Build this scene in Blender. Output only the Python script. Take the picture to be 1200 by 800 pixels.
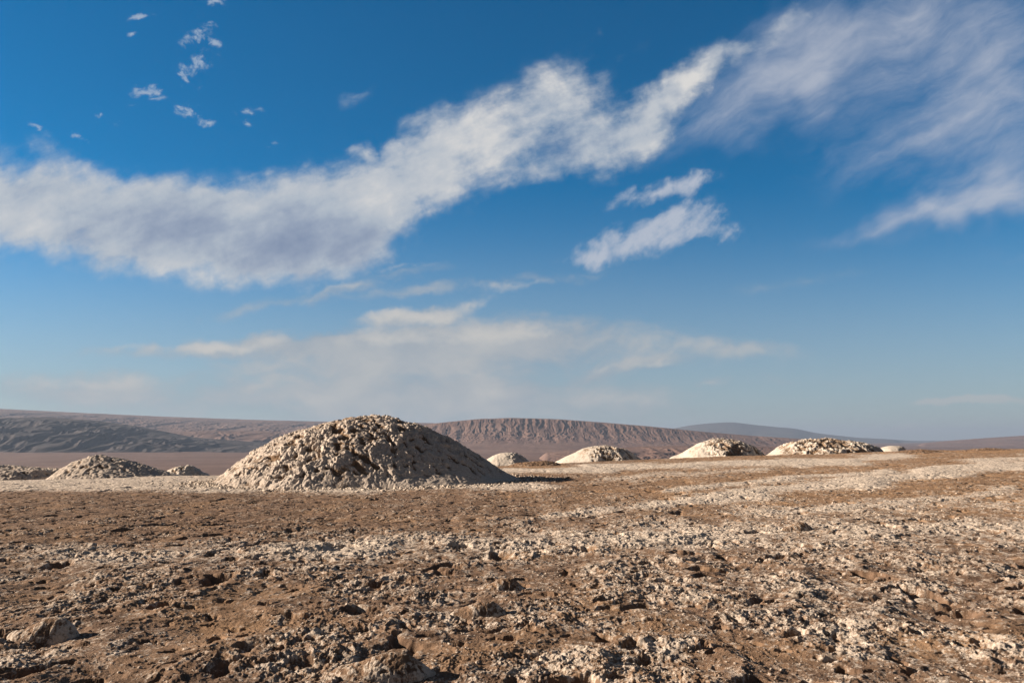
import bpy, math, random
import numpy as np

random.seed(7)
for o in list(bpy.data.objects):
    bpy.data.objects.remove(o, do_unlink=True)
S = bpy.context.scene
C = S.collection
R = math.radians

# ------------------------------------------------------------------ camera
EYE = 2.0
FOC = 1000.0            # focal length in units of a 1200 wide frame (30 mm on 36 mm)
PITCH = R(6.5)
cam = bpy.data.cameras.new('camera')
cam.sensor_fit = 'HORIZONTAL'
cam.sensor_width = 36.0
cam.lens = 30.0
cam.clip_start = 0.05
cam.clip_end = 300000.0
cam_ob = bpy.data.objects.new('camera', cam)
C.objects.link(cam_ob)
cam_ob.location = (0, 0, EYE)
cam_ob.rotation_euler = (R(90) + PITCH, 0, 0)
S.camera = cam_ob


def ray(px, py):
    """tangent direction (x/y, z/y) seen at a place in the 1200x800 view"""
    X, Y = (px - 600) / FOC, (400 - py) / FOC
    yy = math.cos(PITCH) - Y * math.sin(PITCH)
    return X / yy, (math.sin(PITCH) + Y * math.cos(PITCH)) / yy


# ------------------------------------------------------------------ light
SUN_EL, SUN_AZ = R(19.0), R(-82.0)      # azimuth from +Y towards +X
sdir = (math.cos(SUN_EL) * math.sin(SUN_AZ), math.cos(SUN_EL) * math.cos(SUN_AZ), math.sin(SUN_EL))
sun = bpy.data.lights.new('sun', 'SUN')
EXPO = 1.36
sun.energy = 5.0
sun.angle = R(0.5)
sun.color = (1.0, 0.84, 0.67)
sun_ob = bpy.data.objects.new('sun', sun)
C.objects.link(sun_ob)
from mathutils import Vector
sun_ob.rotation_euler = Vector(sdir).to_track_quat('Z', 'Y').to_euler()
sun_ob.location = (-40, 0, 30)

S.view_settings.view_transform = 'Standard'
S.view_settings.look = 'None'
S.view_settings.exposure = EXPO
S.view_settings.gamma = 1.0
S.cycles.use_denoising = True
S.cycles.max_bounces = 4
S.cycles.diffuse_bounces = 3
S.cycles.glossy_bounces = 1
S.cycles.volume_bounces = 0
S.cycles.use_fast_gi = False

W = bpy.data.worlds.new('World')
S.world = W
W.use_nodes = True


class NT:
    """short helpers to write node trees"""
    def __init__(s, tree):
        s.t = tree
        s.t.nodes.clear()

    def n(s, kind, **kw):
        nd = s.t.nodes.new(kind)
        for k, v in kw.items():
            setattr(nd, k, v)
        return nd

    def put(s, sock, v):
        if hasattr(v, 'is_output') or isinstance(v, bpy.types.NodeSocket):
            s.t.links.new(v, sock)
        elif v is not None:
            sock.default_value = v

    def math(s, op, a, b=None, c=None, clamp=False):
        nd = s.n('ShaderNodeMath', operation=op, use_clamp=clamp)
        s.put(nd.inputs[0], a)
        s.put(nd.inputs[1], b)
        s.put(nd.inputs[2], c)
        return nd.outputs[0]

    def vmath(s, op, a, b=None, scale=None):
        nd = s.n('ShaderNodeVectorMath', operation=op)
        s.put(nd.inputs[0], a)
        s.put(nd.inputs[1], b)
        if scale is not None:
            s.put(nd.inputs['Scale'], scale)
        return nd.outputs[0]

    def noise(s, vec, scale, detail=4, rough=0.55, dim='2D', dist=0.0):
        nd = s.n('ShaderNodeTexNoise', noise_dimensions=dim)
        s.put(nd.inputs['Vector'], vec)
        s.put(nd.inputs['Scale'], scale)
        s.put(nd.inputs['Detail'], detail)
        s.put(nd.inputs['Roughness'], rough)
        s.put(nd.inputs['Distortion'], dist)
        return nd

    def mapping(s, vec, loc=(0, 0, 0), rot=0.0, sc=(1, 1, 1), kind='POINT'):
        nd = s.n('ShaderNodeMapping', vector_type=kind)
        s.put(nd.inputs['Vector'], vec)
        nd.inputs['Location'].default_value = loc
        nd.inputs['Rotation'].default_value = (0, 0, rot)
        nd.inputs['Scale'].default_value = sc
        return nd.outputs[0]

    def ss(s, v, a, b):
        nd = s.n('ShaderNodeMapRange', interpolation_type='SMOOTHSTEP')
        s.put(nd.inputs['Value'], v)
        nd.inputs['From Min'].default_value = a
        nd.inputs['From Max'].default_value = b
        return nd.outputs[0]

    def lin(s, v, a, b, c, d):
        nd = s.n('ShaderNodeMapRange')
        s.put(nd.inputs['Value'], v)
        for i, q in zip(('From Min', 'From Max', 'To Min', 'To Max'), (a, b, c, d)):
            nd.inputs[i].default_value = q
        return nd.outputs[0]

    def mix(s, f, a, b, blend='MIX'):
        nd = s.n('ShaderNodeMix', data_type='RGBA', blend_type=blend)
        s.put(nd.inputs[0], f)
        s.put(nd.inputs[6], a)
        s.put(nd.inputs[7], b)
        return nd.outputs[2]

    def ramp(s, v, stops):
        nd = s.n('ShaderNodeValToRGB')
        s.put(nd.inputs[0], v)
        cr = nd.color_ramp
        while len(cr.elements) < len(stops):
            cr.elements.new(0.5)
        for e, (p, col) in zip(cr.elements, stops):
            e.position = p
            e.color = tuple(col) + (1,)
        return nd.outputs[0]


def srgb(r, g, b):
    f = lambda c: (c / 255 / 12.92) if c / 255 <= 0.04045 else ((c / 255 + 0.055) / 1.055) ** 2.4
    return (f(r), f(g), f(b))


# ---- the sky: Nishita daylight, with cloud banks laid out by direction
def build_sky():
    T = NT(W.node_tree)
    out = T.n('ShaderNodeOutputWorld')
    bg = T.n('ShaderNodeBackground')
    T.t.links.new(bg.outputs[0], out.inputs[0])
    tc = T.n('ShaderNodeTexCoord')
    d = tc.outputs['Generated']
    sep = T.n('ShaderNodeSeparateXYZ')
    T.put(sep.inputs[0], d)
    ay = T.math('MAXIMUM', T.math('ABSOLUTE', sep.outputs[1]), 0.02)
    u = T.math('DIVIDE', sep.outputs[0], ay)
    v = T.math('DIVIDE', sep.outputs[2], ay)
    cmb = T.n('ShaderNodeCombineXYZ')
    T.put(cmb.inputs[0], u)
    T.put(cmb.inputs[1], v)
    P = cmb.outputs[0]

    sky = T.n('ShaderNodeTexSky', sky_type='NISHITA')
    sky.sun_disc = False
    sky.sun_elevation = SUN_EL
    sky.sun_rotation = SUN_AZ
    sky.altitude = 2400
    sky.air_density = 1.0
    sky.dust_density = 0.3
    sky.ozone_density = 2.0
    K = 0.05
    KC = K * 2 ** EXPO            # cloud colours are given as they show
    hsv = T.n('ShaderNodeHueSaturation')
    T.put(hsv.inputs['Color'], sky.outputs[0])
    hsv.inputs['Hue'].default_value = 0.494
    T.put(hsv.inputs['Saturation'], T.lin(v, 0.0, 0.3, 1.15, 1.48))
    hsv.inputs['Value'].default_value = 0.110 / KC
    # dusty air along the horizon
    dust = T.math('MULTIPLY', T.math('SUBTRACT', 1.0, T.ss(v, -0.02, 0.26)), 0.70)
    clear = T.mix(dust, hsv.outputs[0], tuple(q / KC for q in srgb(139, 156, 169)) + (1,))

    def warp(vec, scale, amp, detail=3):
        nz = T.noise(vec, scale, detail, 0.6)
        off = T.vmath('SUBTRACT', nz.outputs['Color'], (0.5, 0.5, 0.5))
        return T.vmath('ADD', vec, T.vmath('SCALE', off, scale=amp))

    def blobs(vec, items, soft='SPHERICAL'):
        acc = None
        for px, py, rx, ry, deg, amp in items:
            cu, cv = ray(px, py)
            m = T.mapping(vec, (cu, cv, 0), R(deg), (rx / FOC, ry / FOC, 1), 'TEXTURE')
            g = T.n('ShaderNodeTexGradient', gradient_type=soft)
            T.put(g.inputs[0], m)
            if acc is None:
                acc = T.math('MULTIPLY', g.outputs['Fac'], amp)
            else:
                acc = T.math('MULTIPLY_ADD', g.outputs['Fac'], amp, acc)
        return acc

    # main cumulus band, from low left up to the right
    wA = warp(warp(P, 5.0, 0.07), 20.0, 0.03, 5)
    bandA = [
        (10, 225, 120, 75, -10, .95), (-40, 262, 150, 80, 0, .9), (110, 255, 170, 85, -6, 1.0), (210, 278, 190, 78, -6, 1.2),
        (300, 290, 170, 66, -4, 1.15), (345, 262, 150, 75, 8, 1.0), (395, 300, 110, 50, 5, .7), (440, 290, 80, 30, 10, .3), (235, 240, 130, 55, 0, .7), (160, 225, 90, 60, 0, .4), (60, 215, 60, 60, 30, .3), (300, 225, 90, 40, 20, .35), (360, 215, 60, 40, 35, .3), (400, 245, 110, 70, 20, .9),
        (440, 230, 120, 62, 25, .9), (480, 212, 105, 62, 30, .8), (520, 175, 90, 75, 35, .85), (530, 140, 60, 50, 40, .45),
        (590, 180, 130, 66, 22, .85), (600, 130, 95, 62, 25, .75), (650, 105, 75, 42, 38, .55), (680, 135, 95, 56, 25, .7),
        (690, 180, 115, 50, 20, .7), (745, 150, 90, 42, 28, .7), (735, 135, 90, 44, 28, .45), (770, 105, 60, 26, 35, .4), (880, 55, 90, 30, 28, .4), (950, 25, 110, 34, 25, .35), (790, 120, 80, 36, 30, .5), (810, 88, 70, 34, 32, 1.15),
        (848, 64, 50, 22, 30, .5), (420, 180, 20, 17, 0, .9), (458, 178, 18, 24, 60, .55), (410, 107, 26, 11, 30, .5),
        (690, 40, 36, 11, 50, .35), (720, 70, 60, 14, 48, .25), (480, 145, 26, 16, 30, .35), (250, 300, 260, 44, -4, .5),
    ]
    dA = blobs(wA, bandA)
    nA = T.noise(warp(P, 12, 0.04), 13.0, 9, 0.6).outputs['Fac']
    nS = T.noise(T.mapping(T.mapping(P, rot=R(-22)), sc=(1, 2.2, 1)), 20.0, 7, 0.62).outputs['Fac']
    nA2 = T.noise(P, 55.0, 6, 0.62).outputs['Fac']
    e = T.math('MULTIPLY_ADD', T.math('SUBTRACT', nA, 0.5), 1.5, dA)
    e = T.math('MULTIPLY_ADD', T.math('SUBTRACT', nS, 0.5), 1.0, e)
    e = T.math('MULTIPLY_ADD', T.math('SUBTRACT', nA2, 0.5), 0.35, e)
    aA = T.math('MULTIPLY', T.math('MULTIPLY', T.ss(e, 0.05, 1.45), T.ss(dA, 0.0, 0.5)), 0.98)
    # shade of the underside: grey mauve in the thick parts
    darkA = blobs(wA, [(390, 305, 110, 45, 5, .8), (130, 245, 160, 50, -5, .35), (320, 290, 190, 60, -4, 1.0), (200, 275, 200, 50, -8, .6), (400, 275, 100, 50, 15, .7), (655, 178, 90, 36, 20, .8), (80, 265, 140, 50, -6, .35), (590, 200, 60, 20, 20, .2)])
    brightA = blobs(wA, [(812, 90, 65, 34, 30, 1.3), (540, 185, 100, 60, 25, .8), (600, 120, 80, 50, 20, .45), (430, 240, 90, 40, 20, .7), (20, 245, 140, 50, 0, .4), (620, 205, 110, 22, 18, .6), (250, 325, 150, 16, -6, .45)])
    lum = T.math('MULTIPLY_ADD', T.math('SUBTRACT', nA, 0.5), 1.3, 0.45)
    lum = T.math('MULTIPLY_ADD', T.math('SUBTRACT', nS, 0.5), 0.9, lum)
    lum = T.math('ADD', lum, T.math('MULTIPLY', brightA, 0.5))
    lum = T.lin(T.math('SUBTRACT', lum, T.math('MULTIPLY', darkA, 0.42)), -0.55, 1.05, 0.0, 1.0)
    colA = T.ramp(lum, [(0.0, srgb(126, 142, 170)), (0.30, srgb(150, 163, 184)), (0.55, srgb(176, 186, 198)), (0.8, srgb(197, 201, 206)), (1.0, srgb(220, 218, 215))])

    # cirrus veils, upper right, and the streaked lens below them
    pw = T.vmath('ADD', P, T.vmath('SCALE', T.vmath('SUBTRACT', T.noise(P, 4.5, 4).outputs['Color'], (0.5, 0.5, 0.5)), scale=0.085))
    prs = T.mapping(T.mapping(pw, rot=R(-28)), sc=(3.5, 13.0, 1))
    nB = T.noise(prs, 1.5, 9, 0.64).outputs['Fac']
    nB2 = T.noise(T.mapping(T.mapping(pw, rot=R(-34)), sc=(5, 12.0, 1)), 4.5, 6, 0.6).outputs['Fac']
    wB = warp(P, 6.0, 0.10)
    dB = blobs(wB, [
        (870, 95, 200, 80, 28, .62), (970, 35, 190, 80, 22, .62), (860, 135, 160, 55, 25, .45), (1080, 60, 200, 140, 20, .5), (1180, 20, 170, 80, 15, .65),
        (960, 90, 170, 80, 30, .45), (1180, 195, 200, 80, 28, .75), (1110, 250, 190, 34, 20, .7), (1190, 225, 120, 40, 25, .5), (1040, 275, 170, 18, 14, .4),
        (1190, 290, 110, 16, 12, .35), (1090, 130, 220, 100, 25, .4), (1200, 110, 160, 90, 25, .5), (1000, 180, 220, 60, 22, .25), (1120, 150, 260, 150, 25, .22), (1050, 40, 260, 120, 20, .10)])
    eB = T.math('MULTIPLY_ADD', T.math('SUBTRACT', nB, 0.5), 1.25, dB)
    eB = T.math('MULTIPLY_ADD', T.math('SUBTRACT', nB2, 0.5), 0.45, eB)
    aB = T.math('MULTIPLY', T.math('MULTIPLY', T.ss(eB, 0.05, 1.7), T.ss(dB, 0.0, 0.45)), 0.80)
    colB = T.ramp(aB, [(0.0, srgb(140, 158, 192)), (0.5, srgb(172, 181, 200)), (1.0, srgb(204, 206, 212))])

    wC = warp(P, 9.0, 0.035, 4)
    dC = blobs(wC, [(770, 225, 95, 20, 14, .8), (805, 218, 45, 18, 25, .6), (740, 283, 100, 30, 12, 1.1), (800, 258, 65, 28, 22, .9), (850, 270, 30, 17, 10, .7), (690, 297, 55, 12, 8, .5)])
    eC = T.math('MULTIPLY_ADD', T.math('SUBTRACT', nB2, 0.5), 1.3, dC)
    eC = T.math('MULTIPLY_ADD', T.math('SUBTRACT', nA2, 0.5), 0.9, eC)
    aC = T.math('MULTIPLY', T.math('MULTIPLY', T.ss(eC, 0.1, 1.15), T.ss(dC, 0.0, 0.3)), 0.85)
    colC = srgb(190, 196, 208)

    # flat stratus near the horizon
    pd = T.vmath('ADD', P, T.vmath('SCALE', T.vmath('SUBTRACT', T.noise(P, 9, 4).outputs['Color'], (0.5, 0.5, 0.5)), scale=0.06))
    ps = T.mapping(T.mapping(pd, rot=R(-4)), sc=(5.0, 13.0, 1))
    nD = T.noise(ps, 1.5, 9, 0.6).outputs['Fac']
    wD = warp(P, 10.0, 0.04, 5)
    dD = blobs(wD, [
        (470, 372, 75, 16, 3, .8), (300, 405, 150, 18, 2, .8), (430, 408, 210, 36, 3, .95), (560, 400, 220, 44, 3, .95), (650, 392, 110, 30, 8, .5), (500, 435, 330, 50, 0, .7),
        (150, 412, 140, 13, 0, .5), (250, 472, 420, 50, 0, .7), (560, 472, 330, 50, 0, .7), (575, 465, 80, 24, 0, .4), (100, 455, 220, 26, 0, .55), (730, 405, 190, 44, 0, .4),
        (700, 438, 55, 12, 15, .5), (770, 428, 55, 10, 0, .5), (830, 447, 30, 6, 0, .45), (960, 447, 170, 11, 0, .4), (870, 412, 90, 16, 0, .35), (600, 328, 180, 14, 6, .55),
        (470, 314, 90, 11, 4, .5), (390, 340, 80, 11, 14, .5), (540, 358, 80, 14, 20, .45), (290, 362, 160, 14, 8, .35), (740, 475, 200, 30, 0, .35),
        (940, 330, 200, 14, 12, .25), (820, 420, 200, 30, 0, .2), (440, 340, 160, 26, 6, .25)])
    eD = T.math('MULTIPLY_ADD', T.math('SUBTRACT', nD, 0.5), 1.5, dD)
    eD = T.math('MULTIPLY_ADD', T.math('SUBTRACT', nA2, 0.5), 0.3, eD)
    aD = T.math('MULTIPLY', T.math('MULTIPLY', T.ss(eD, 0.05, 1.1), T.ss(dD, 0.0, 0.35)), 0.90)
    # brighter caps of the low bank
    wG = warp(P, 16.0, 0.03, 5)
    dG = blobs(wG, [(465, 372, 70, 12, 4, 1.0), (455, 366, 30, 9, 10, .5), (280, 404, 90, 11, 3, .9), (250, 410, 50, 9, 0, .5), (150, 409, 90, 8, 0, .55), (440, 395, 90, 14, 4, .8), (430, 385, 26, 9, 0, .4),
        (560, 394, 130, 18, 4, .75), (625, 388, 60, 13, 12, .6), (545, 362, 60, 9, 26, .7), (500, 372, 60, 10, 20, .5), (610, 331, 120, 9, 6, .6), (470, 314, 80, 8, 4, .6), (390, 340, 70, 8, 16, .6),
        (575, 462, 50, 14, 0, .6), (705, 436, 34, 8, 20, .6), (770, 428, 44, 7, 0, .55), (120, 447, 130, 12, 0, .5), (60, 452, 90, 12, 0, .4), (370, 470, 90, 12, 6, .4), (830, 446, 24, 5, 0, .5), (540, 440, 160, 12, 0, .35)])
    eG = T.math('MULTIPLY_ADD', T.math('SUBTRACT', nD, 0.5), 0.9, dG)
    eG = T.math('MULTIPLY_ADD', T.math('SUBTRACT', nA, 0.5), 0.8, eG)
    eG = T.math('MULTIPLY_ADD', T.math('SUBTRACT', nA2, 0.5), 0.5, eG)
    aG = T.math('MULTIPLY', T.math('MULTIPLY', T.ss(eG, 0.08, 1.1), T.ss(dG, 0.0, 0.4)), 0.88)
    # a small far bank, low on the right
    dF = blobs(warp(P, 30.0, 0.012, 4), [(1090, 471, 45, 6, 0, 1.0), (1130, 469, 60, 8, 2, 1.1), (1180, 468, 70, 8, 0, 1.1), (1060, 502, 70, 9, 0, .6), (960, 503, 60, 5, 0, .4)])
    eF = T.math('MULTIPLY_ADD', T.math('SUBTRACT', nA2, 0.5), 0.9, dF)
    aF = T.math('MULTIPLY', T.math('MULTIPLY', T.ss(eF, 0.15, 0.9), T.ss(dF, 0.0, 0.3)), 0.5)
    colD = T.ramp(T.math('MULTIPLY_ADD', nD, 0.9, T.math('MULTIPLY', aD, 0.2)), [(0.25, srgb(142, 158, 174)), (0.75, srgb(187, 188, 188))])

    # small puffs, upper left
    wE = warp(P, 26.0, 0.03, 5)
    dE = blobs(wE, [
        (162, 22, 24, 9, 10, .8), (155, 42, 12, 5, 0, .5), (255, 3, 16, 8, 0, .8), (245, 32, 18, 9, 0, .7), (226, 45, 24, 13, 10, 1.0), (250, 50, 9, 12, 60, .7),
        (232, 76, 34, 16, 15, .7), (215, 90, 9, 18, 20, .7), (175, 108, 32, 12, -10, 1.0), (222, 130, 21, 12, -10, .8), (242, 142, 18, 9, 0, 1.0), (290, 130, 24, 8, 8, .75),
        (289, 145, 8, 9, 0, .6), (47, 152, 24, 7, -25, .8), (90, 162, 15, 7, -30, .7), (317, 168, 14, 7, 15, .5), (118, 133, 8, 5, -20, .6), (135, 145, 10, 5, 0, .35), (143, 78, 10, 6, 0, .3), (160, 127, 12, 6, 0, .3), (238, 100, 14, 6, 0, .3)])
    nE = T.noise(T.mapping(pw, rot=R(20), sc=(1, 1.5, 1)), 70.0, 6, 0.65).outputs['Fac']
    eE = T.math('MULTIPLY_ADD', T.math('SUBTRACT', nE, 0.5), 3.0, dE)
    aE = T.math('MULTIPLY', T.math('MULTIPLY', T.ss(eE, 0.1, 1.2), T.ss(dE, 0.0, 0.45)), 0.8)

    def scaled(col):
        return T.vmath('SCALE', col, scale=1.0 / KC)
    front = T.ss(sep.outputs[1], 0.02, 0.2)
    # unseen sky overhead and behind, dimmed and greyed to darken and neutralise shadows
    rest = T.math('MAXIMUM', T.ss(v, 0.62, 1.1), T.ss(sep.outputs[1], 0.35, -0.1))
    soft = T.n('ShaderNodeHueSaturation')
    soft.inputs['Saturation'].default_value = 0.65
    soft.inputs['Value'].default_value = 0.044 / KC
    T.put(soft.inputs['Color'], sky.outputs[0])
    clear = T.mix(rest, clear, soft.outputs[0])
    c = clear
    for a, col in ((aB, colB), (aE, srgb(170, 185, 205)), (aC, colC), (aA, colA), (aD, colD), (aG, srgb(203, 201, 197)), (aF, srgb(196, 192, 190))):
        if isinstance(col, tuple):
            col = tuple(q / KC for q in col) + (1,)
        else:
            col = scaled(col)
        c = T.mix(T.math('MULTIPLY', a, front), c, col)
    T.put(bg.inputs['Color'], c)
    bg.inputs['Strength'].default_value = K


build_sky()
W.cycles.sampling_method = 'MANUAL'
W.cycles.sample_map_resolution = 512


# ------------------------------------------------------------------ numpy noise
_rng = np.random.RandomState(3)
_perm = np.concatenate([_rng.permutation(256)] * 2).astype(np.int32)
_ga = _rng.rand(256).astype(np.float32) * 2 * np.pi
_gx, _gy = np.cos(_ga).astype(np.float32), np.sin(_ga).astype(np.float32)
_jx, _jy = _rng.rand(256).astype(np.float32), _rng.rand(256).astype(np.float32)


def perlin(x, y, seed=0):
    x = x + seed * 17.31
    y = y + seed * 9.77
    xf, yf = np.floor(x), np.floor(y)
    xi, yi = xf.astype(np.int32) & 255, yf.astype(np.int32) & 255
    fx, fy = (x - xf).astype(np.float32), (y - yf).astype(np.float32)
    u = fx * fx * fx * (fx * (fx * 6 - 15) + 10)
    v = fy * fy * fy * (fy * (fy * 6 - 15) + 10)
    px0, px1 = _perm[xi], _perm[(xi + 1) & 255]
    y1 = (yi + 1) & 255

    def g(h, a, b):
        return _gx[h] * a + _gy[h] * b
    n00, n10 = g(_perm[px0 + yi], fx, fy), g(_perm[px1 + yi], fx - 1, fy)
    n01, n11 = g(_perm[px0 + y1], fx, fy - 1), g(_perm[px1 + y1], fx - 1, fy - 1)
    a = n00 + u * (n10 - n00)
    b = n01 + u * (n11 - n01)
    return (a + v * (b - a)) * 1.45


def worley(x, y, seed=0):
    """distance to the nearest and second nearest feature point, and the nearest one's own random value"""
    x = x + seed * 11.3
    y = y + seed * 5.9
    xf, yf = np.floor(x), np.floor(y)
    xi, yi = xf.astype(np.int32), yf.astype(np.int32)
    fx, fy = (x - xf).astype(np.float32), (y - yf).astype(np.float32)
    d1 = np.full(x.shape, 9.0, np.float32)
    d2 = d1.copy()
    rv = d1.copy()
    for i in (-1, 0, 1):
        for j in (-1, 0, 1):
            h = _perm[_perm[(xi + i) & 255] + ((yi + j) & 255)]
            dd = (i + _jx[h] - fx) ** 2 + (j + _jy[h] - fy) ** 2
            d2 = np.minimum(d2, np.maximum(d1, dd))
            rv = np.where(dd < d1, _jx[(h + 57) & 255], rv)
            d1 = np.minimum(d1, dd)
    return np.sqrt(d1), np.sqrt(d2), rv


def fbm(x, y, octaves=4, seed=0, gain=0.5):
    s, a, t = 0, 1.0, 0
    for k in range(octaves):
        s = s + a * perlin(x * 2 ** k, y * 2 ** k, seed + k)
        t += a
        a *= gain
    return s / t


def ridge(n):
    return 1 - 2 * np.abs(n)


def sst(a, b, x):
    t = np.clip((x - a) / (b - a), 0, 1)
    return t * t * (3 - 2 * t)


# ------------------------------------------------------------------ scene helpers
def mesh_grid(name, X, Y, Z, mat, attrs=None, closed=False):
    """X, Y, Z: rows x cols arrays -> one mesh object"""
    r, c = X.shape
    co = np.stack([X, Y, Z], -1).astype(np.float32).reshape(-1, 3)
    i = np.arange(r * c, dtype=np.int32).reshape(r, c)
    if closed:
        j = np.roll(i, -1, 1)
        q = np.stack([i[:-1], j[:-1], j[1:], i[1:]], -1).reshape(-1, 4)
    else:
        q = np.stack([i[:-1, :-1], i[:-1, 1:], i[1:, 1:], i[1:, :-1]], -1).reshape(-1, 4)
    me = bpy.data.meshes.new(name)
    me.vertices.add(len(co))
    me.vertices.foreach_set('co', co.ravel())
    me.loops.add(q.size)
    me.loops.foreach_set('vertex_index', q.ravel())
    me.polygons.add(len(q))
    me.polygons.foreach_set('loop_start', np.arange(0, q.size, 4, dtype=np.int32))
    me.polygons.foreach_set('use_smooth', np.ones(len(q), bool))
    me.update(calc_edges=True)
    for k, a in (attrs or {}).items():
        at = me.attributes.new(k, 'FLOAT', 'POINT')
        at.data.foreach_set('value', a.astype(np.float32).ravel())
    me.materials.append(mat)
    ob = bpy.data.objects.new(name, me)
    C.objects.link(ob)
    return ob


def tag(o, label, cat=None, group=None, kind=None):
    o['label'] = label
    if cat:
        o['category'] = cat
    if group:
        o['group'] = group
    if kind:
        o['kind'] = kind
    return o


# ------------------------------------------------------------------ materials
def crust_material(name, soil, soil2, salt, salt2, grain=26.0, bump=0.8, lo=0.32, hi=0.80):
    """salt crusted soil; the per-vertex 'salt' value says how much salt lies there"""
    m = bpy.data.materials.new(name)
    m.use_nodes = True
    T = NT(m.node_tree)
    out = T.n('ShaderNodeOutputMaterial')
    bs = T.n('ShaderNodeBsdfPrincipled')
    T.t.links.new(bs.outputs[0], out.inputs[0])
    pos = T.n('ShaderNodeTexCoord').outputs['Object']
    at = T.n('ShaderNodeAttribute', attribute_name='salt').outputs['Fac']
    tint = T.n('ShaderNodeAttribute', attribute_name='tint').outputs['Fac']
    n1 = T.noise(pos, grain, 6, 0.7, '3D').outputs['Fac']
    n2 = T.noise(pos, grain * 0.12, 4, 0.6, '3D').outputs['Fac']
    f = T.math('ADD', at, T.math('MULTIPLY', T.math('SUBTRACT', n1, 0.5), 1.1))
    n3 = T.noise(pos, grain * 3.2, 4, 0.65, '3D').outputs['Fac']
    f = T.math('ADD', f, T.math('MULTIPLY', T.math('SUBTRACT', n3, 0.5), 0.9))
    f = T.ss(f, lo, hi)
    so = T.mix(T.ss(n2, 0.35, 0.65), soil + (1,), soil2 + (1,))
    so = T.mix(T.math('MULTIPLY', tint, 0.85), so, (0.33, 0.205, 0.115, 1))
    sa = T.mix(T.ss(n1, 0.35, 0.7), salt2 + (1,), salt + (1,))
    c = T.mix(f, so, sa)
    T.put(bs.inputs['Base Color'], c)
    bs.inputs['Roughness'].default_value = 0.95
    bs.inputs['Specular IOR Level'].default_value = 0.1
    b = T.n('ShaderNodeBump')
    b.inputs['Strength'].default_value = bump
    b.inputs['Distance'].default_value = 0.03
    T.put(b.inputs['Height'], T.math('MULTIPLY_ADD', n3, 0.5, n1))
    T.put(bs.inputs['Normal'], b.outputs[0])
    return m


SOIL, SOIL2 = (0.215, 0.140, 0.094), (0.115, 0.073, 0.050)
SALT, SALT2 = (0.60, 0.525, 0.455), (0.41, 0.34, 0.275)
m_ground = crust_material('salt_crusted_soil', SOIL, SOIL2, SALT, SALT2)
m_mound = crust_material('salt_crusted_rock', (0.21, 0.14, 0.09), (0.13, 0.088, 0.06), (0.53, 0.465, 0.41), (0.36, 0.30, 0.25), grain=14.0, bump=0.6)
m_far_mound = crust_material('pale_salt_rock', (0.24, 0.17, 0.12), (0.16, 0.115, 0.08), (0.57, 0.515, 0.455), (0.44, 0.385, 0.33), grain=8.0, bump=0.5)


def rock_material(name, a, b, c, scale, bump=0.0):
    m = bpy.data.materials.new(name)
    m.use_nodes = True
    T = NT(m.node_tree)
    out = T.n('ShaderNodeOutputMaterial')
    bs = T.n('ShaderNodeBsdfPrincipled')
    T.t.links.new(bs.outputs[0], out.inputs[0])
    pos = T.n('ShaderNodeTexCoord').outputs['Object']
    n1 = T.noise(T.mapping(pos, sc=(1, 1, 4)), scale, 7, 0.65, '3D').outputs['Fac']
    n2 = T.noise(pos, scale * 7, 4, 0.6, '3D').outputs['Fac']
    col = T.ramp(T.math('MULTIPLY_ADD', n2, 0.35, T.math('MULTIPLY', n1, 0.65)), [(0.33, a), (0.5, b), (0.68, c)])
    T.put(bs.inputs['Base Color'], col)
    bs.inputs['Roughness'].default_value = 0.95
    bs.inputs['Specular IOR Level'].default_value = 0.1
    return m


m_plain = rock_material('plain_gravel', (0.092, 0.058, 0.048), (0.135, 0.084, 0.068), (0.185, 0.118, 0.094), 1 / 420.0)
m_mesa = rock_material('mesa_rock', (0.100, 0.062, 0.053), (0.150, 0.095, 0.078), (0.215, 0.145, 0.12), 1 / 500.0)
m_dark = rock_material('dark_range_rock', (0.027, 0.024, 0.027), (0.046, 0.039, 0.041), (0.074, 0.061, 0.058), 1 / 400.0)
m_blue = rock_material('far_mountain_rock', (0.055, 0.055, 0.060), (0.075, 0.072, 0.076), (0.11, 0.098, 0.096), 1 / 2500.0)


# ------------------------------------------------------------------ near ground
def t_of(px):
    return (px - 600) / FOC


# crest line of the plateau: bearing -> distance and the row it shows at
_cpx = np.array([-900, -300, 0, 150, 300, 450, 600, 720, 850, 960, 1080, 1200, 1500, 2200], float)
_cd = np.array([40, 40, 42, 46, 56, 64, 66, 72, 76, 76, 74, 70, 66, 60], float)
_crow = np.array([575, 575, 570.5, 565, 559, 554, 547, 541, 535.5, 533, 528.5, 526.5, 524, 522], float)
_ct = t_of(_cpx)
_cz = EYE - (_crow - 514.5) / FOC * _cd


def base_height(x, y):
    d = np.hypot(x, y)
    fr = np.where(y > 0.05, y, 0.05)
    t = np.clip(x / fr, -1.5, 1.6)
    t = np.where(y > 0.05, t, np.where(x > 0, 1.6, -1.5))
    dc = np.interp(t, _ct, _cd)
    zc = np.interp(t, _ct, _cz)
    dy = np.where(y > 0, np.minimum(y, d), 0)
    z = zc * sst(10, 1.0, 10 + (dy - 10)) if False else zc * np.clip((dy - 12) / (dc - 12), 0, 1) ** 1.15
    over = np.maximum(dy - dc, 0)
    z = z - 0.075 * over * over / (over + 16) - 0.12 * np.maximum(over - 110, 0)
    return z.astype(np.float32)


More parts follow.
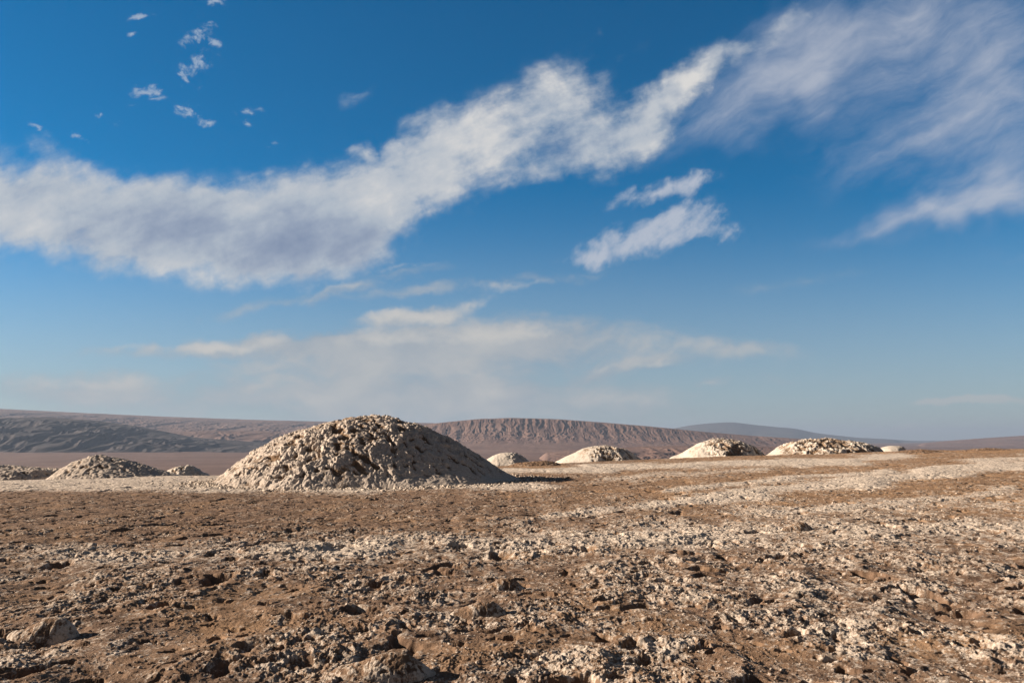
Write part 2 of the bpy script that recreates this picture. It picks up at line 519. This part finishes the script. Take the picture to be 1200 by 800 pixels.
# places (row of the view -> real place) where the salt lies thicker
_streaks = [  # x0,y0,x1,y1,width,amount
    (0, 566, 300, 569, 7, 1.1), (0, 572, 260, 574, 4, .5), (180, 560, 420, 574, 6, .6), (250, 575, 640, 571, 4, .55),
    (640, 606, 900, 582, 4, .6), (760, 591, 1200, 546, 4.5, .8), (900, 604, 1200, 574, 4, .4), (780, 576, 1040, 553, 3, .65), (700, 562, 900, 552, 3, .35),
    (560, 553, 700, 551, 3.5, .7), (700, 548, 1000, 541, 3.5, .75), (940, 545, 1060, 534, 4, .6), (1000, 570, 1200, 536, 4, .6),
    (0, 655, 420, 650, 16, .5), (380, 645, 800, 632, 14, .5), (780, 632, 1200, 620, 16, .42), (860, 600, 1200, 590, 7, .3),
    (0, 790, 150, 770, 18, .25), (650, 775, 800, 760, 10, .35), (960, 745, 1060, 700, 10, .3), (980, 770, 1200, 760, 10, .25), (820, 700, 1000, 690, 14, .2),
]
_browns = [(560, 545, 660, 549, 2.5, .7), (1040, 531, 1100, 529, 2.5, .6), (1130, 529, 1180, 528, 2.5, .6), (520, 780, 620, 760, 14, .5), (1080, 760, 1200, 735, 16, .4), (250, 740, 420, 735, 12, .3), (860, 760, 930, 770, 14, .5)]


def view_rows(x, y, z):
    """row/column of a real place in the reference framing"""
    fr = np.maximum(y, 0.3)
    u, v = x / fr, (z - EYE) / fr
    c, s = math.cos(PITCH), math.sin(PITCH)
    f = c + v * s
    return 600 + FOC * u / f, 400 - FOC * (v * c - s) / f


def seg_field(px, py, segs):
    acc = np.zeros_like(px)
    for x0, y0, x1, y1, w, a in segs:
        dx, dy = x1 - x0, y1 - y0
        L2 = dx * dx + dy * dy
        s = np.clip(((px - x0) * dx + (py - y0) * dy) / L2, 0, 1)
        q = ((px - x0 - s * dx) / (w * 3.0)) ** 2 + ((py - y0 - s * dy) / w) ** 2
        acc = acc + a * np.exp(-q)
    return acc


def ground_surface(X, Y):
    """height, salt cover and tint of the crust at real places (arrays of x, y)"""
    Z = base_height(X, Y)
    D = np.hypot(X, Y).astype(np.float32)
    px, py = view_rows(X, Y, Z)
    wob = 9 * perlin(X * 0.25, Y * 0.12, 4)
    reg = seg_field(px + wob * 3, py + wob * 0.25, _streaks)
    brn = seg_field(px + wob * 2, py + wob * 0.2, _browns)
    # relief, all in metres; wavelengths finer than the mesh fade out with distance
    wx = X + 0.07 * perlin(X * 2.6, Y * 2.6, 11) + 0.022 * perlin(X * 9, Y * 9, 12)
    wy = Y + 0.07 * perlin(X * 2.6, Y * 2.6, 13) + 0.022 * perlin(X * 9, Y * 9, 14)
    patch = fbm(X * 0.6, Y * 0.6, 4, 21)
    crust = sst(-0.30, 0.25, patch + 0.35 * (reg - 0.15) - 0.5 * brn)
    near = 1 - 0.30 * sst(13, 26, D)
    far = 1 - 0.30 * sst(40, 70, D)
    amp = near * far * (0.35 + 0.65 * crust)
    H = 0.06 * perlin(X * 0.28, Y * 0.28, 31) + 0.055 * ridge(perlin(wx * 0.75, wy * 0.75, 32)) + 0.12 * reg * sst(22, 40, D)
    H = H * (1 - 0.4 * sst(13, 30, D))
    lod = lambda lam: sst(0.0010, 0.0030, lam / np.maximum(D, 5))
    wx, wy = wx / 0.68, wy / 0.68
    big = 0.030 * ridge(perlin(wx * 1.5, wy * 1.5, 41)) + 0.019 * ridge(perlin(wx * 3.8, wy * 3.8, 42))
    f1, f2, fv = worley(wx * 8.0, wy * 8.0, 5)
    mid = (0.008 * (1 - 1.4 * f1) + 0.012 * (fv - 0.5) * sst(0, 0.3, f2 - f1)) * sst(-.5, .3, perlin(X * 1.9, Y * 1.9, 46))
    mid = mid + 0.009 * ridge(perlin(wx * 16, wy * 16, 43)) * lod(1 / 23)
    mid = mid + 0.015 * np.maximum(ridge(perlin(wx * 4.5, wy * 4.5, 47)), 0) ** 3 + 0.010 * np.maximum(ridge(perlin(wx * 9.5, wy * 9.5, 48)), 0) ** 3 - 0.008
    mid = mid * (1 + 0.8 * sst(12, 28, D))
    f1, f2, fv2 = worley(X * 36, Y * 36, 6)
    fine = (0.0065 * (1 - 1.4 * f1) + 0.004 * (fv2 - 0.5)) * lod(1 / 36)
    fine = fine + 0.004 * ridge(perlin(X * 62, Y * 62, 44)) * lod(1 / 62)
    rel = (big + mid + fine) * amp
    wx, wy = wx * 0.68, wy * 0.68
    # hollows under broken lips of crust
    pit = sst(0.27, 0.42, fbm(wx * 1.3, wy * 1.3, 3, 51))
    pit2 = sst(0.25, 0.37, fbm(wx * 3.0, wy * 4.0, 3, 55))
    Z = Z + H + rel - (0.10 * pit + 0.055 * pit2) * near * far
    grit = 0.45 * perlin(X * 5.5, Y * 5.5, 62) + 0.35 * perlin(X * 15, Y * 15, 63) + 0.45 * perlin(X * 38, Y * 38, 64) * lod(1 / 38)
    salt = 0.37 + (0.46 + 0.50 * sst(20, 40, D)) * reg + 2.6 * (big * 0.5 + mid + 1.8 * fine) + 0.22 * (fv - 0.5) + 0.20 * (crust - .5) - 0.30 * pit - 0.2 * pit2 - 0.25 * brn + 0.18 * fbm(X * 1.7, Y * 1.7, 3, 61) + 0.62 * grit
    salt = salt - 0.10 * sst(15, 21, D) * sst(700, 450, px) - 0.13 * sst(17, 30, D) * sst(450, 850, px) - 0.06 * sst(700, 200, px) + 0.05 * sst(500, 1100, px)
    tint = np.clip(0.7 * brn + 0.38 * sst(0.0, 0.5, fbm(X * 0.45, Y * 0.45, 4, 71)) + 0.5 * sst(500, 900, px) * sst(16, 30, D), 0, 1)
    return Z, np.clip(salt, -0.3, 1.3), tint


def build_ground():
    # rings: about as fine as the eye can split at each distance
    d = [0.4]
    while d[-1] < 420:
        q = d[-1]
        st = 0.25 if q < 4.5 else (0.05 if q < 6 else (0.0021 * q if q < 84 else 0.02 * q))
        d.append(q + st)
    d = np.array(d)
    az = np.concatenate([np.arange(-180, -40, 2.0), np.arange(-40, -34, 0.3), np.arange(-34, 34, 0.05), np.arange(34, 40, 0.3), np.arange(40, 180, 2.0)])
    A, D = np.meshgrid(np.radians(az), d)
    X = (D * np.sin(A)).astype(np.float32)
    Y = (D * np.cos(A)).astype(np.float32)
    Z, salt, tint = ground_surface(X, Y)
    g = mesh_grid('ground', X, Y, Z, m_ground, {'salt': salt, 'tint': tint}, closed=True)
    tag(g, 'rough brown desert ground crusted with white salt', kind='structure')


build_ground()


# ------------------------------------------------------------------ salt mounds
def mound(name, label, px, row, dist, left, right, mat, step, depth=1.0, lump=1.0, seed=0, cat='mound', group=None, zbase=None, base_mix=0.55, sink=0.5, pit_from=-9.0, pit_amt=1.0, pit_shade=0.0):
    """left/right: silhouette profiles [(offset, height)] in metres from the peak"""
    x0 = t_of(px) * dist
    y0 = dist
    zb = EYE - (row - 514.5) / FOC * dist if zbase is None else zbase
    lr, lh = np.array(left).T
    rr, rh = np.array(right).T
    RL, RR = lr[-1], rr[-1]
    RY = 0.5 * (RL + RR) * depth
    xs = np.arange(-RL * 1.04, RR * 1.04, step)
    ys = np.arange(-RY * 1.04, RY * 1.04, step * 1.15)
    X, Y = np.meshgrid(xs, ys)
    X = X.astype(np.float32)
    Y = Y.astype(np.float32)
    Yq = Y / depth
    r = np.hypot(X, Yq) + 1e-4
    r = r * (1 + 0.10 * perlin(X / RR * 2.2 + seed, Y / RY * 2.2, seed + 3) * sst(0.1, 0.6, r / RR))
    w = 0.5 + 0.5 * X / np.maximum(np.hypot(X, Yq), 1e-4)
    hl = np.interp(r, lr, lh)
    hr = np.interp(r, rr, rh)
    H = hl * (1 - w) + hr * w
    # soften the joints of the profile
    top = max(lh[0], rh[0])
    k = np.clip(H / top, 0, 1)
    edge = sst(0.0, 0.16, k)
    s = lump
    n1 = ridge(perlin(X / (1.3 * s), Y / (1.3 * s), seed + 5))
    wx = X + 0.12 * s * perlin(X / (0.6 * s), Y / (0.6 * s), seed + 8)
    wy = Y + 0.12 * s * perlin(X / (0.6 * s), Y / (0.6 * s), seed + 9)
    f1, f2, fr = worley(wx / (0.30 * s), wy / (0.30 * s), seed + 2)
    g1, g2, gr = worley(wx / (0.15 * s), wy / (0.15 * s), seed + 4)
    h1, h2, hr_ = worley(wx / (0.075 * s), wy / (0.075 * s), seed + 7)
    n4 = perlin(X / (0.07 * s), Y / (0.07 * s), seed + 6)
    pm = fbm(X / (2.2 * s), Y / (2.2 * s), 3, seed + 13)
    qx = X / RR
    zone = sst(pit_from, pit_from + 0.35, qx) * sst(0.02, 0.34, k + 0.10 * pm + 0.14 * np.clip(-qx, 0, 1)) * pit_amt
    side = 1 - 0.55 * sst(0.1, 0.7, qx) * sst(0.75, 0.3, k)
    pits = sst(0.0, 0.34, fbm(wx / (0.55 * s) + wy / (0.9 * s), wy / (0.45 * s), 3, seed + 15)) * zone
    rough = (0.40 + 0.60 * sst(-.35, .25, pm)) * (0.30 + 0.70 * np.clip(zone, 0, 1)) * side
    blk = 0.16 * (fr - 0.5) * sst(0.0, 0.22, f2 - f1) + 0.07 * sst(0.0, 0.3, f2 - f1) + 0.09 * (gr - 0.5) * sst(0.0, 0.25, g2 - g1) + 0.04 * (0.6 - g1) + 0.035 * (hr_ - 0.5) + 0.02 * (0.6 - h1)
    toe = 1 - sst(0.0, 0.14, k)
    disp = s * (0.09 * n1 + 0.05 * ridge(perlin(wx / (0.33 * s), wy / (0.33 * s), seed + 31)) + 0.03 * ridge(perlin(wx / (0.14 * s), wy / (0.14 * s), seed + 32)) + 0.62 * blk + 0.015 * n4) * rough - 0.15 * s * pits
    H = H - toe * s * (0.18 * np.abs(perlin(X / (0.9 * s), Y / (0.9 * s), seed + 21)) + 0.06 * np.abs(perlin(X / (0.3 * s), Y / (0.3 * s), seed + 22)))
    gy, gx = np.gradient(H, step * 1.15, step)
    nz = 1 / np.sqrt(1 + gx * gx + gy * gy)
    Xo = X - gx * nz * disp
    Yo = Y - gy * nz * disp
    Zo = H + nz * disp - sink * (1 - sst(0.0, 0.05, k))
    salt = base_mix - pit_shade * np.clip(zone, 0, 1) + 0.40 * (fr - 0.5) * np.clip(zone, 0, 1) + 0.35 * (gr - 0.5) + 1.6 * (disp / s) - 0.8 * pits + 0.22 * (1 - k) + 0.6 * pm + 0.28 * sst(0.0, 0.5, qx) - 0.3 * (1 - sst(0.0, 0.10, k + 0.05 * n4 + 0.06 * pm)) * (cat == 'mound') * (dist < 60)  # browner pit zone paints in the domes' shaded halves and dark ribs
    tint = 0.5 * sst(0.0, 0.4, fbm(X / (1.1 * s), Y / (1.1 * s), 3, seed + 17)) * sst(0.1, 0.5, k) * (0.25 + 0.75 * sst(RR * 0.3, -RL * 0.2, X))
    ob = mesh_grid(name, Xo, Yo, Zo, mat, {'salt': np.clip(salt, -.3, 1.3), 'tint': np.clip(tint, 0, 1)})
    ob.location = (x0, y0, zb)
    tag(ob, label, cat, group)
    return ob


def prof(dist, pts, base):
    """silhouette in view units -> metres at that distance"""
    return [(abs(a) * dist / FOC, (base - b) * dist / FOC) for a, b in pts]


d0 = 43.5
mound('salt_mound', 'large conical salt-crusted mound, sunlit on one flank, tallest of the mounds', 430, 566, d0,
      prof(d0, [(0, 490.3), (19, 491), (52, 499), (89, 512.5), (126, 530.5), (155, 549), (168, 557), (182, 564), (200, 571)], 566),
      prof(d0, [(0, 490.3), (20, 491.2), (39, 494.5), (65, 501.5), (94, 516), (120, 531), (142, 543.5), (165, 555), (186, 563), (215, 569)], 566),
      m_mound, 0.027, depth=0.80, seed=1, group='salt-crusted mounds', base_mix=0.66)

d1 = 78.0
mound('salt_mound', 'low mound with a bright crest beyond the plateau lip, left of the large mound', 125, 566, d1,
      prof(d1, [(0, 534.5), (15, 536), (30, 542), (48, 552), (62, 562), (80, 572)], 566),
      prof(d1, [(0, 534.5), (14, 537.5), (35, 543), (60, 550), (82, 556), (110, 566), (125, 572)], 566),
      m_mound, 0.07, depth=0.9, lump=1.0, seed=22, pit_shade=0.1, pit_from=-0.5, pit_amt=0.8, group='salt-crusted mounds', base_mix=1.0)
d2 = 82.0
mound('salt_mound', 'flat shaded mound cut by the left picture edge', 22, 572, d2,
      prof(d2, [(0, 547), (20, 547), (45, 551), (90, 560), (150, 578)], 572),
      prof(d2, [(0, 547), (20, 549), (40, 551), (56, 551), (75, 560), (100, 578)], 572),
      m_mound, 0.08, depth=0.8, lump=1.0, seed=33, group='salt-crusted mounds', base_mix=0.95)
d3 = 96.0
mound('salt_mound', 'tiny pale bump between the low left mound and the large mound', 217, 562, d3,
      prof(d3, [(0, 546.5), (8, 547.5), (15, 551), (24, 560), (30, 566)], 562),
      prof(d3, [(0, 546.5), (10, 547), (16, 550), (28, 555), (40, 566)], 562),
      m_far_mound, 0.07, depth=1.0, lump=1.2, seed=44, pit_from=-0.3, pit_amt=1.0, group='salt-crusted mounds', base_mix=0.7)
d4 = 80.0
mound('salt_mound', 'small white knoll just behind the shadow of the large mound', 594, 550, d4,
      prof(d4, [(0, 530.5), (8, 531.5), (17, 535), (28, 541), (42, 553)], 550),
      prof(d4, [(0, 530.5), (8, 531.5), (16, 535), (24, 541), (40, 553)], 550),
      m_far_mound, 0.06, depth=1.0, lump=1.1, seed=55, pit_from=0.0, pit_amt=1.0, group='salt-crusted mounds', base_mix=0.8)
d5 = 97.0
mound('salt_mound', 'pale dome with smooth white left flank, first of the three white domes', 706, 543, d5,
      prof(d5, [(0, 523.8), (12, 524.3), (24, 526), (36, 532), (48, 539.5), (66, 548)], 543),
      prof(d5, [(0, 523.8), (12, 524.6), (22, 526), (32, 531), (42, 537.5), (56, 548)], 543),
      m_far_mound, 0.07, depth=1.0, lump=1.0, seed=66, pit_shade=0.3, pit_from=-0.45, pit_amt=1.0, group='salt-crusted mounds', base_mix=0.75)
d6 = 92.0
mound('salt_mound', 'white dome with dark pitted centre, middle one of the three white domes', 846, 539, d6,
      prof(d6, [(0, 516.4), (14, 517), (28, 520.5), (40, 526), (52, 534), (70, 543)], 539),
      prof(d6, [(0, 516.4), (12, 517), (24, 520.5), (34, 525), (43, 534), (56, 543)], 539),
      m_far_mound, 0.065, depth=1.0, lump=1.35, seed=77, pit_shade=0.36, pit_from=-0.6, pit_amt=1.0, group='salt-crusted mounds', base_mix=0.7)
d7 = 88.0
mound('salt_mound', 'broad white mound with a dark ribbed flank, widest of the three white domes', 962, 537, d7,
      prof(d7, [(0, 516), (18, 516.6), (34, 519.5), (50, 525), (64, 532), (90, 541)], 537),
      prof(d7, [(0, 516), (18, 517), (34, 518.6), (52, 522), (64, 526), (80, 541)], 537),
      m_far_mound, 0.065, depth=0.8, lump=1.35, seed=88, pit_shade=0.4, pit_from=-0.75, pit_amt=1.0, group='salt-crusted mounds', base_mix=0.7)
d8 = 105.0
mound('salt_mound', 'tiny white bump just beyond the broad white mound', 1042, 532, d8,
      prof(d8, [(0, 522.8), (6, 523.5), (14, 526), (24, 536)], 532),
      prof(d8, [(0, 522.8), (6, 523.5), (12, 525), (22, 536)], 532),
      m_far_mound, 0.07, depth=1.0, lump=1.0, seed=99, pit_from=0, pit_amt=1.0, group='salt-crusted mounds', base_mix=0.75)
d9 = 70.0
mound('soil_bump', 'orange brown soil bump on the rise, beside the broad white mound', 1075, 534, d9,
      prof(d9, [(0, 527), (14, 528), (34, 531), (60, 537)], 534), prof(d9, [(0, 527), (14, 528), (34, 531), (60, 537)], 534),
      m_ground, 0.05, depth=0.8, lump=0.3, seed=101, group='soil bumps on the rise', base_mix=-0.1, sink=.15)
mound('soil_bump', 'orange brown soil bump nearest the right end of the rise', 1155, 532, d9,
      prof(d9, [(0, 525.5), (14, 526.5), (34, 529), (60, 535)], 532), prof(d9, [(0, 525.5), (16, 526.5), (36, 529), (60, 535)], 532),
      m_ground, 0.05, depth=0.8, lump=0.3, seed=103, group='soil bumps on the rise', base_mix=-0.1, sink=.15)
mound('soil_bump', 'orange soil ledge beside the small white knoll', 640, 549, 68,
      prof(68, [(0, 540), (15, 541), (35, 543), (60, 551)], 549), prof(68, [(0, 540), (10, 542), (20, 545), (40, 551)], 549),
      m_ground, 0.05, depth=0.7, lump=0.3, seed=105, group='soil bumps on the rise', base_mix=-0.1, sink=.15)


# ------------------------------------------------------------------ crust lumps close by
def hummock(label, px, row, wpx, hpx, seed, steep=0.38):
    v = ray(px, row)[1]
    dist = EYE / -v
    w = wpx * dist / FOC * 0.5
    h = 0.75 * hpx * dist / FOC
    x0 = np.array([t_of(px) * dist], np.float32)
    q = np.linspace(-.7, .7, 15)
    gx, gy = np.meshgrid(x0[0] + q * w, dist + q * w * 0.5)
    z = float(np.percentile(ground_surface(gx.astype(np.float32), gy.astype(np.float32))[0], 65))
    left = [(0, h), (w * .25, h * .95), (w * .6, h * .62), (w, h * .25), (w * 1.35, -h * .35)]
    right = [(0, h), (w * .2, h * .93), (w * steep, h * .6), (w * (steep + .25), h * .05), (w * (steep + .5), -h * .5)]
    return mound('crust_lump', label, px, row, dist, left, right, m_ground, max(0.008, w / 60), depth=0.5, lump=0.07 + w * 0.08, seed=seed, cat='crust lump',
                 group='broken lumps of salt crust', zbase=z - 0.01, base_mix=0.30, sink=0.03, pit_amt=0.5)


hummock('tallest brown crust lump, at the near left with a dark shaded side', 82, 750, 92, 28, 201)
hummock('broad crust ridge at the bottom edge, left of the middle', 470, 797, 130, 30, 203)
hummock('low crust lump midway between the bottom edge and the white salt band', 572, 727, 76, 19, 205)
hummock('crust lump with a dark right side just below the white salt band', 596, 694, 62, 18, 207)
hummock('small crust lump on the pale rise below the broad white mound', 934, 627, 44, 12, 213)


def build_crumbs():
    """loose crumbs of crust, far too many to count, as one object"""
    rng = np.random.RandomState(17)
    phi = (1 + 5 ** .5) / 2
    base = np.array([(-1, phi, 0), (1, phi, 0), (-1, -phi, 0), (1, -phi, 0), (0, -1, phi), (0, 1, phi), (0, -1, -phi), (0, 1, -phi), (phi, 0, -1), (phi, 0, 1), (-phi, 0, -1), (-phi, 0, 1)], np.float32)
    base /= np.linalg.norm(base[0])
    tri = np.array([(0, 11, 5), (0, 5, 1), (0, 1, 7), (0, 7, 10), (0, 10, 11), (1, 5, 9), (5, 11, 4), (11, 10, 2), (10, 7, 6), (7, 1, 8), (3, 9, 4), (3, 4, 2), (3, 2, 6), (3, 6, 8), (3, 8, 9), (4, 9, 5), (2, 4, 11), (6, 2, 10), (8, 6, 7), (9, 8, 1)], np.int32)
    xs, ys, rs = [], [], []
    # over the near crust, denser and smaller close by
    n = 15000
    d = 5.5 * (32 / 5.5) ** rng.rand(n)
    a = np.radians(rng.uniform(-36, 36, n))
    xs.append(d * np.sin(a)); ys.append(d * np.cos(a)); rs.append((0.005 + 0.011 * rng.rand(n) ** 3) * (0.7 + d * 0.06))
    # fallen round the foot of the large mound
    n = 5200
    th = rng.uniform(0, 2 * np.pi, n)
    q = 7.6 + np.abs(rng.normal(0, 1.0, n)) - 0.6
    xs.append(t_of(430) * d0 + 0.3 + q * np.cos(th) * 1.05); ys.append(d0 + 0.84 * q * np.sin(th)); rs.append(0.025 + 0.07 * rng.rand(n) ** 2.5)
    x = np.concatenate(xs).astype(np.float32); y = np.concatenate(ys).astype(np.float32); r = np.concatenate(rs).astype(np.float32)
    z, salt, tint = ground_surface(x, y)
    keep = (fbm(x * 0.8, y * 0.8, 3, 91) > -0.15) | (np.hypot(x, y) > 30)
    x, y, z, r, salt, tint = (q[keep] for q in (x, y, z, r, salt, tint))
    n = len(x)
    v = base[None] * (1 + 0.35 * rng.randn(n, 12, 1)).clip(.5, 1.6) * np.stack([rng.uniform(.7, 1.3, n), rng.uniform(.7, 1.3, n), rng.uniform(.45, .8, n)], -1)[:, None]
    ang = rng.uniform(0, 6.28, n)[:, None]
    vx = v[..., 0] * np.cos(ang) - v[..., 1] * np.sin(ang)
    vy = v[..., 0] * np.sin(ang) + v[..., 1] * np.cos(ang)
    co = np.stack([x[:, None] + vx * r[:, None], y[:, None] + vy * r[:, None], (z + 0.2 * r)[:, None] + v[..., 2] * r[:, None]], -1).astype(np.float32).reshape(-1, 3)
    f = (tri[None] + 12 * np.arange(n, dtype=np.int32)[:, None, None]).reshape(-1, 3)
    me = bpy.data.meshes.new('salt_crumbs')
    me.vertices.add(len(co)); me.vertices.foreach_set('co', co.ravel())
    me.loops.add(f.size); me.loops.foreach_set('vertex_index', f.astype(np.int32).ravel())
    me.polygons.add(len(f)); me.polygons.foreach_set('loop_start', np.arange(0, f.size, 3, dtype=np.int32))
    me.update(calc_edges=True)
    for k, val in (('salt', np.clip(salt + 0.25, -.2, 1.2)), ('tint', tint)):
        at = me.attributes.new(k, 'FLOAT', 'POINT')
        at.data.foreach_set('value', np.repeat(val, 12).astype(np.float32))
    me.materials.append(m_ground)
    o = bpy.data.objects.new('salt_crumbs', me)
    C.objects.link(o)
    tag(o, 'loose crumbs of salt crust strewn over the ground', 'crumbs', kind='stuff')


build_crumbs()


# ------------------------------------------------------------------ far land
def far_ridge(name, label, crest, dist, front, back, mat, zfoot=-150.0, gully=1.0, lam=900.0, seed=0, power=1.3, dt=0.0007, rows=110, plate=0.0, flow=0.45, wander=0.35):
    cx = np.array([c[0] for c in crest], float)
    cy = np.array([c[1] for c in crest], float)
    t = np.arange(t_of(cx[0]), t_of(cx[-1]), dt)
    cz = EYE - (np.interp(t, t_of(cx), cy) - 514.5) / FOC * dist
    kern = np.hanning(41)
    kern /= kern.sum()
    cz = np.convolve(np.pad(cz, 20, mode='edge'), kern, 'valid')
    s = np.concatenate([np.linspace(-1, 0, rows), np.linspace(0, 1, 14)[1:]])
    Tt, Ss = np.meshgrid(t, s)
    D = dist + np.where(Ss < 0, Ss * front, Ss * back)
    X, Y = Tt * D, D
    k = 1 - np.abs(Ss)
    if plate > 0:
        pf = np.interp(k, [0, .3, .6, plate, plate + .06, .93, 1], [0, .12, .27, .47, .60, .95, 1])
        pf = np.where(Ss < 0, pf, k)
    else:
        pf = k ** power
    if plate > 0:
        mcut = sst(plate - .22, plate + .02, k) * sst(1.0, .93, k) + .12
    ends = sst(0, 0.05, (Tt - t[0]) / (t[-1] - t[0])) * sst(0, 0.05, (t[-1] - Tt) / (t[-1] - t[0]))
    rise = (cz[None, :] - zfoot)
    Xn = X / lam + wander * perlin(X / lam * 1.3, Y / lam * 1.3, seed + 2)
    Yn = Y / lam * flow + wander * perlin(X / lam * 1.1, Y / lam * 1.1, seed + 3)
    er = 0.55 * ridge(perlin(Xn, Yn, seed + 5)) + 0.3 * ridge(perlin(Xn * 2.3, Yn * 2.3, seed + 6)) + 0.2 * ridge(perlin(Xn * 5.1, Yn * 5.1, seed + 7)) + 0.1 * perlin(Xn * 11, Yn * 11, seed + 8)
    er = er - 0.5
    mask = np.clip(4 * k * (1 - k), 0, 1) ** 0.8 + 0.06
    if plate > 0:
        mask = 1.6 * mcut
    Z = zfoot + rise * pf * ends + gully * rise * 0.22 * er * mask * ends
    o = mesh_grid(name, X.astype(np.float32), Y.astype(np.float32), Z.astype(np.float32), mat)
    tag(o, label, kind='structure')
    return o


def build_plain():
    t = np.concatenate([np.linspace(-3, -0.7, 60), np.linspace(-0.7, 0.7, 700), np.linspace(0.7, 3, 60)])
    d = np.geomspace(250, 60000, 320)
    Tt, D = np.meshgrid(t, d)
    X, Y = Tt * D, D
    Z = -120 + 10 * fbm(X / 2600, Y / 1500, 4, 5) + 5 * ridge(fbm(X / 700, Y / 500, 4, 9)) * sst(600, 2500, D)
    Z = Z - 60 * (1 - sst(250, 500, D)) + 40 * sst(0.1, -0.6, Tt) * sst(4000, 9000, D)
    o = mesh_grid('plain', X.astype(np.float32), Y.astype(np.float32), Z.astype(np.float32), m_plain)
    tag(o, 'wide brown desert basin stretching below the plateau to the hills', kind='structure')


build_plain()
far_ridge('hills', 'long flat-topped plateau along the horizon behind everything on the left',
          [(-600, 470), (-200, 474), (0, 479.5), (100, 484.5), (200, 489), (300, 492.5), (380, 494.5), (500, 496), (620, 500), (760, 506), (900, 513), (980, 518)],
          15000, 6500, 4000, m_mesa, gully=0.3, flow=0.12, wander=0.2, lam=330, seed=3, power=0.75)
far_ridge('hills', 'dark eroded low range in front of the long plateau',
          [(-500, 492), (-100, 490), (0, 490.5), (60, 489.5), (110, 493), (150, 498), (190, 505), (230, 513), (330, 520), (430, 524)],
          8200, 1900, 1200, m_dark, gully=0.9, flow=0.22, wander=0.3, lam=360, seed=9, power=0.8)
far_ridge('hills', 'dark rolling foothills in front of the plateau beside the dark range',
          [(120, 516), (190, 507), (260, 505), (330, 506), (420, 509), (520, 515), (600, 521)],
          9600, 1500, 1200, m_mesa, gully=0.7, lam=420, seed=19, power=0.9)
far_ridge('hills', 'reddish mesa with a gullied scarp in the middle of the horizon',
          [(420, 510), (480, 500), (520, 495.5), (560, 491.5), (600, 490.2), (650, 491.5), (700, 495), (760, 500), (820, 506), (880, 511), (960, 516), (1020, 520)],
          9500, 4300, 2500, m_mesa, gully=0.13, lam=150, seed=14, plate=0.78, dt=0.0005, rows=260, flow=0.16, wander=0.18)
far_ridge('hills', 'low pinkish swell of badlands in front of the mesa',
          [(620, 532), (680, 527), (760, 523), (840, 522), (920, 524), (1000, 527), (1060, 531)],
          5200, 1100, 900, m_mesa, gully=0.6, lam=160, seed=24, power=0.9)
far_ridge('mountain', 'hazy blue mountain, farthest of the ranges',
          [(730, 512), (780, 504), (810, 498.5), (835, 496), (858, 495), (880, 498), (905, 500.5), (930, 502.5), (955, 508), (1000, 513), (1060, 516)],
          27000, 4000, 4000, m_blue, gully=0.3, lam=2600, seed=31, power=0.9)
far_ridge('hills', 'low faint blue range along the horizon, right of the blue mountain',
          [(900, 515), (960, 512), (1020, 514), (1070, 517), (1130, 517), (1200, 516), (1300, 514)],
          30000, 4000, 4000, m_blue, gully=0.3, lam=2200, seed=37, power=0.9)
far_ridge('hills', 'low pinkish hill at the right end of the horizon',
          [(1060, 521), (1110, 516.5), (1160, 513), (1200, 510.5), (1260, 508), (1500, 500)],
          15000, 3000, 3000, m_mesa, gully=0.3, lam=1200, seed=41, power=0.9)


# ------------------------------------------------------------------ haze
def build_haze():
    x0, x1, y0, y1, z0, z1 = -70000, 70000, -3000, 64000, -420, 720
    v = [(x, y, z) for x in (x0, x1) for y in (y0, y1) for z in (z0, z1)]
    f = [(0, 1, 3, 2), (4, 6, 7, 5), (0, 4, 5, 1), (2, 3, 7, 6), (0, 2, 6, 4), (1, 5, 7, 3)]
    me = bpy.data.meshes.new('haze')
    me.from_pydata(v, [], f)
    o = bpy.data.objects.new('haze', me)
    C.objects.link(o)
    m = bpy.data.materials.new('haze')
    m.use_nodes = True
    T = NT(m.node_tree)
    out = T.n('ShaderNodeOutputMaterial')
    p = T.n('ShaderNodeVolumePrincipled')
    p.inputs['Color'].default_value = (0.34, 0.44, 0.62, 1)
    p.inputs['Density'].default_value = 2.9e-5
    p.inputs['Anisotropy'].default_value = 0.1
    T.t.links.new(p.outputs[0], out.inputs['Volume'])
    me.materials.append(m)
    tag(o, 'thin pale blue haze over the distant basin and hills', 'haze', kind='stuff')


build_haze()
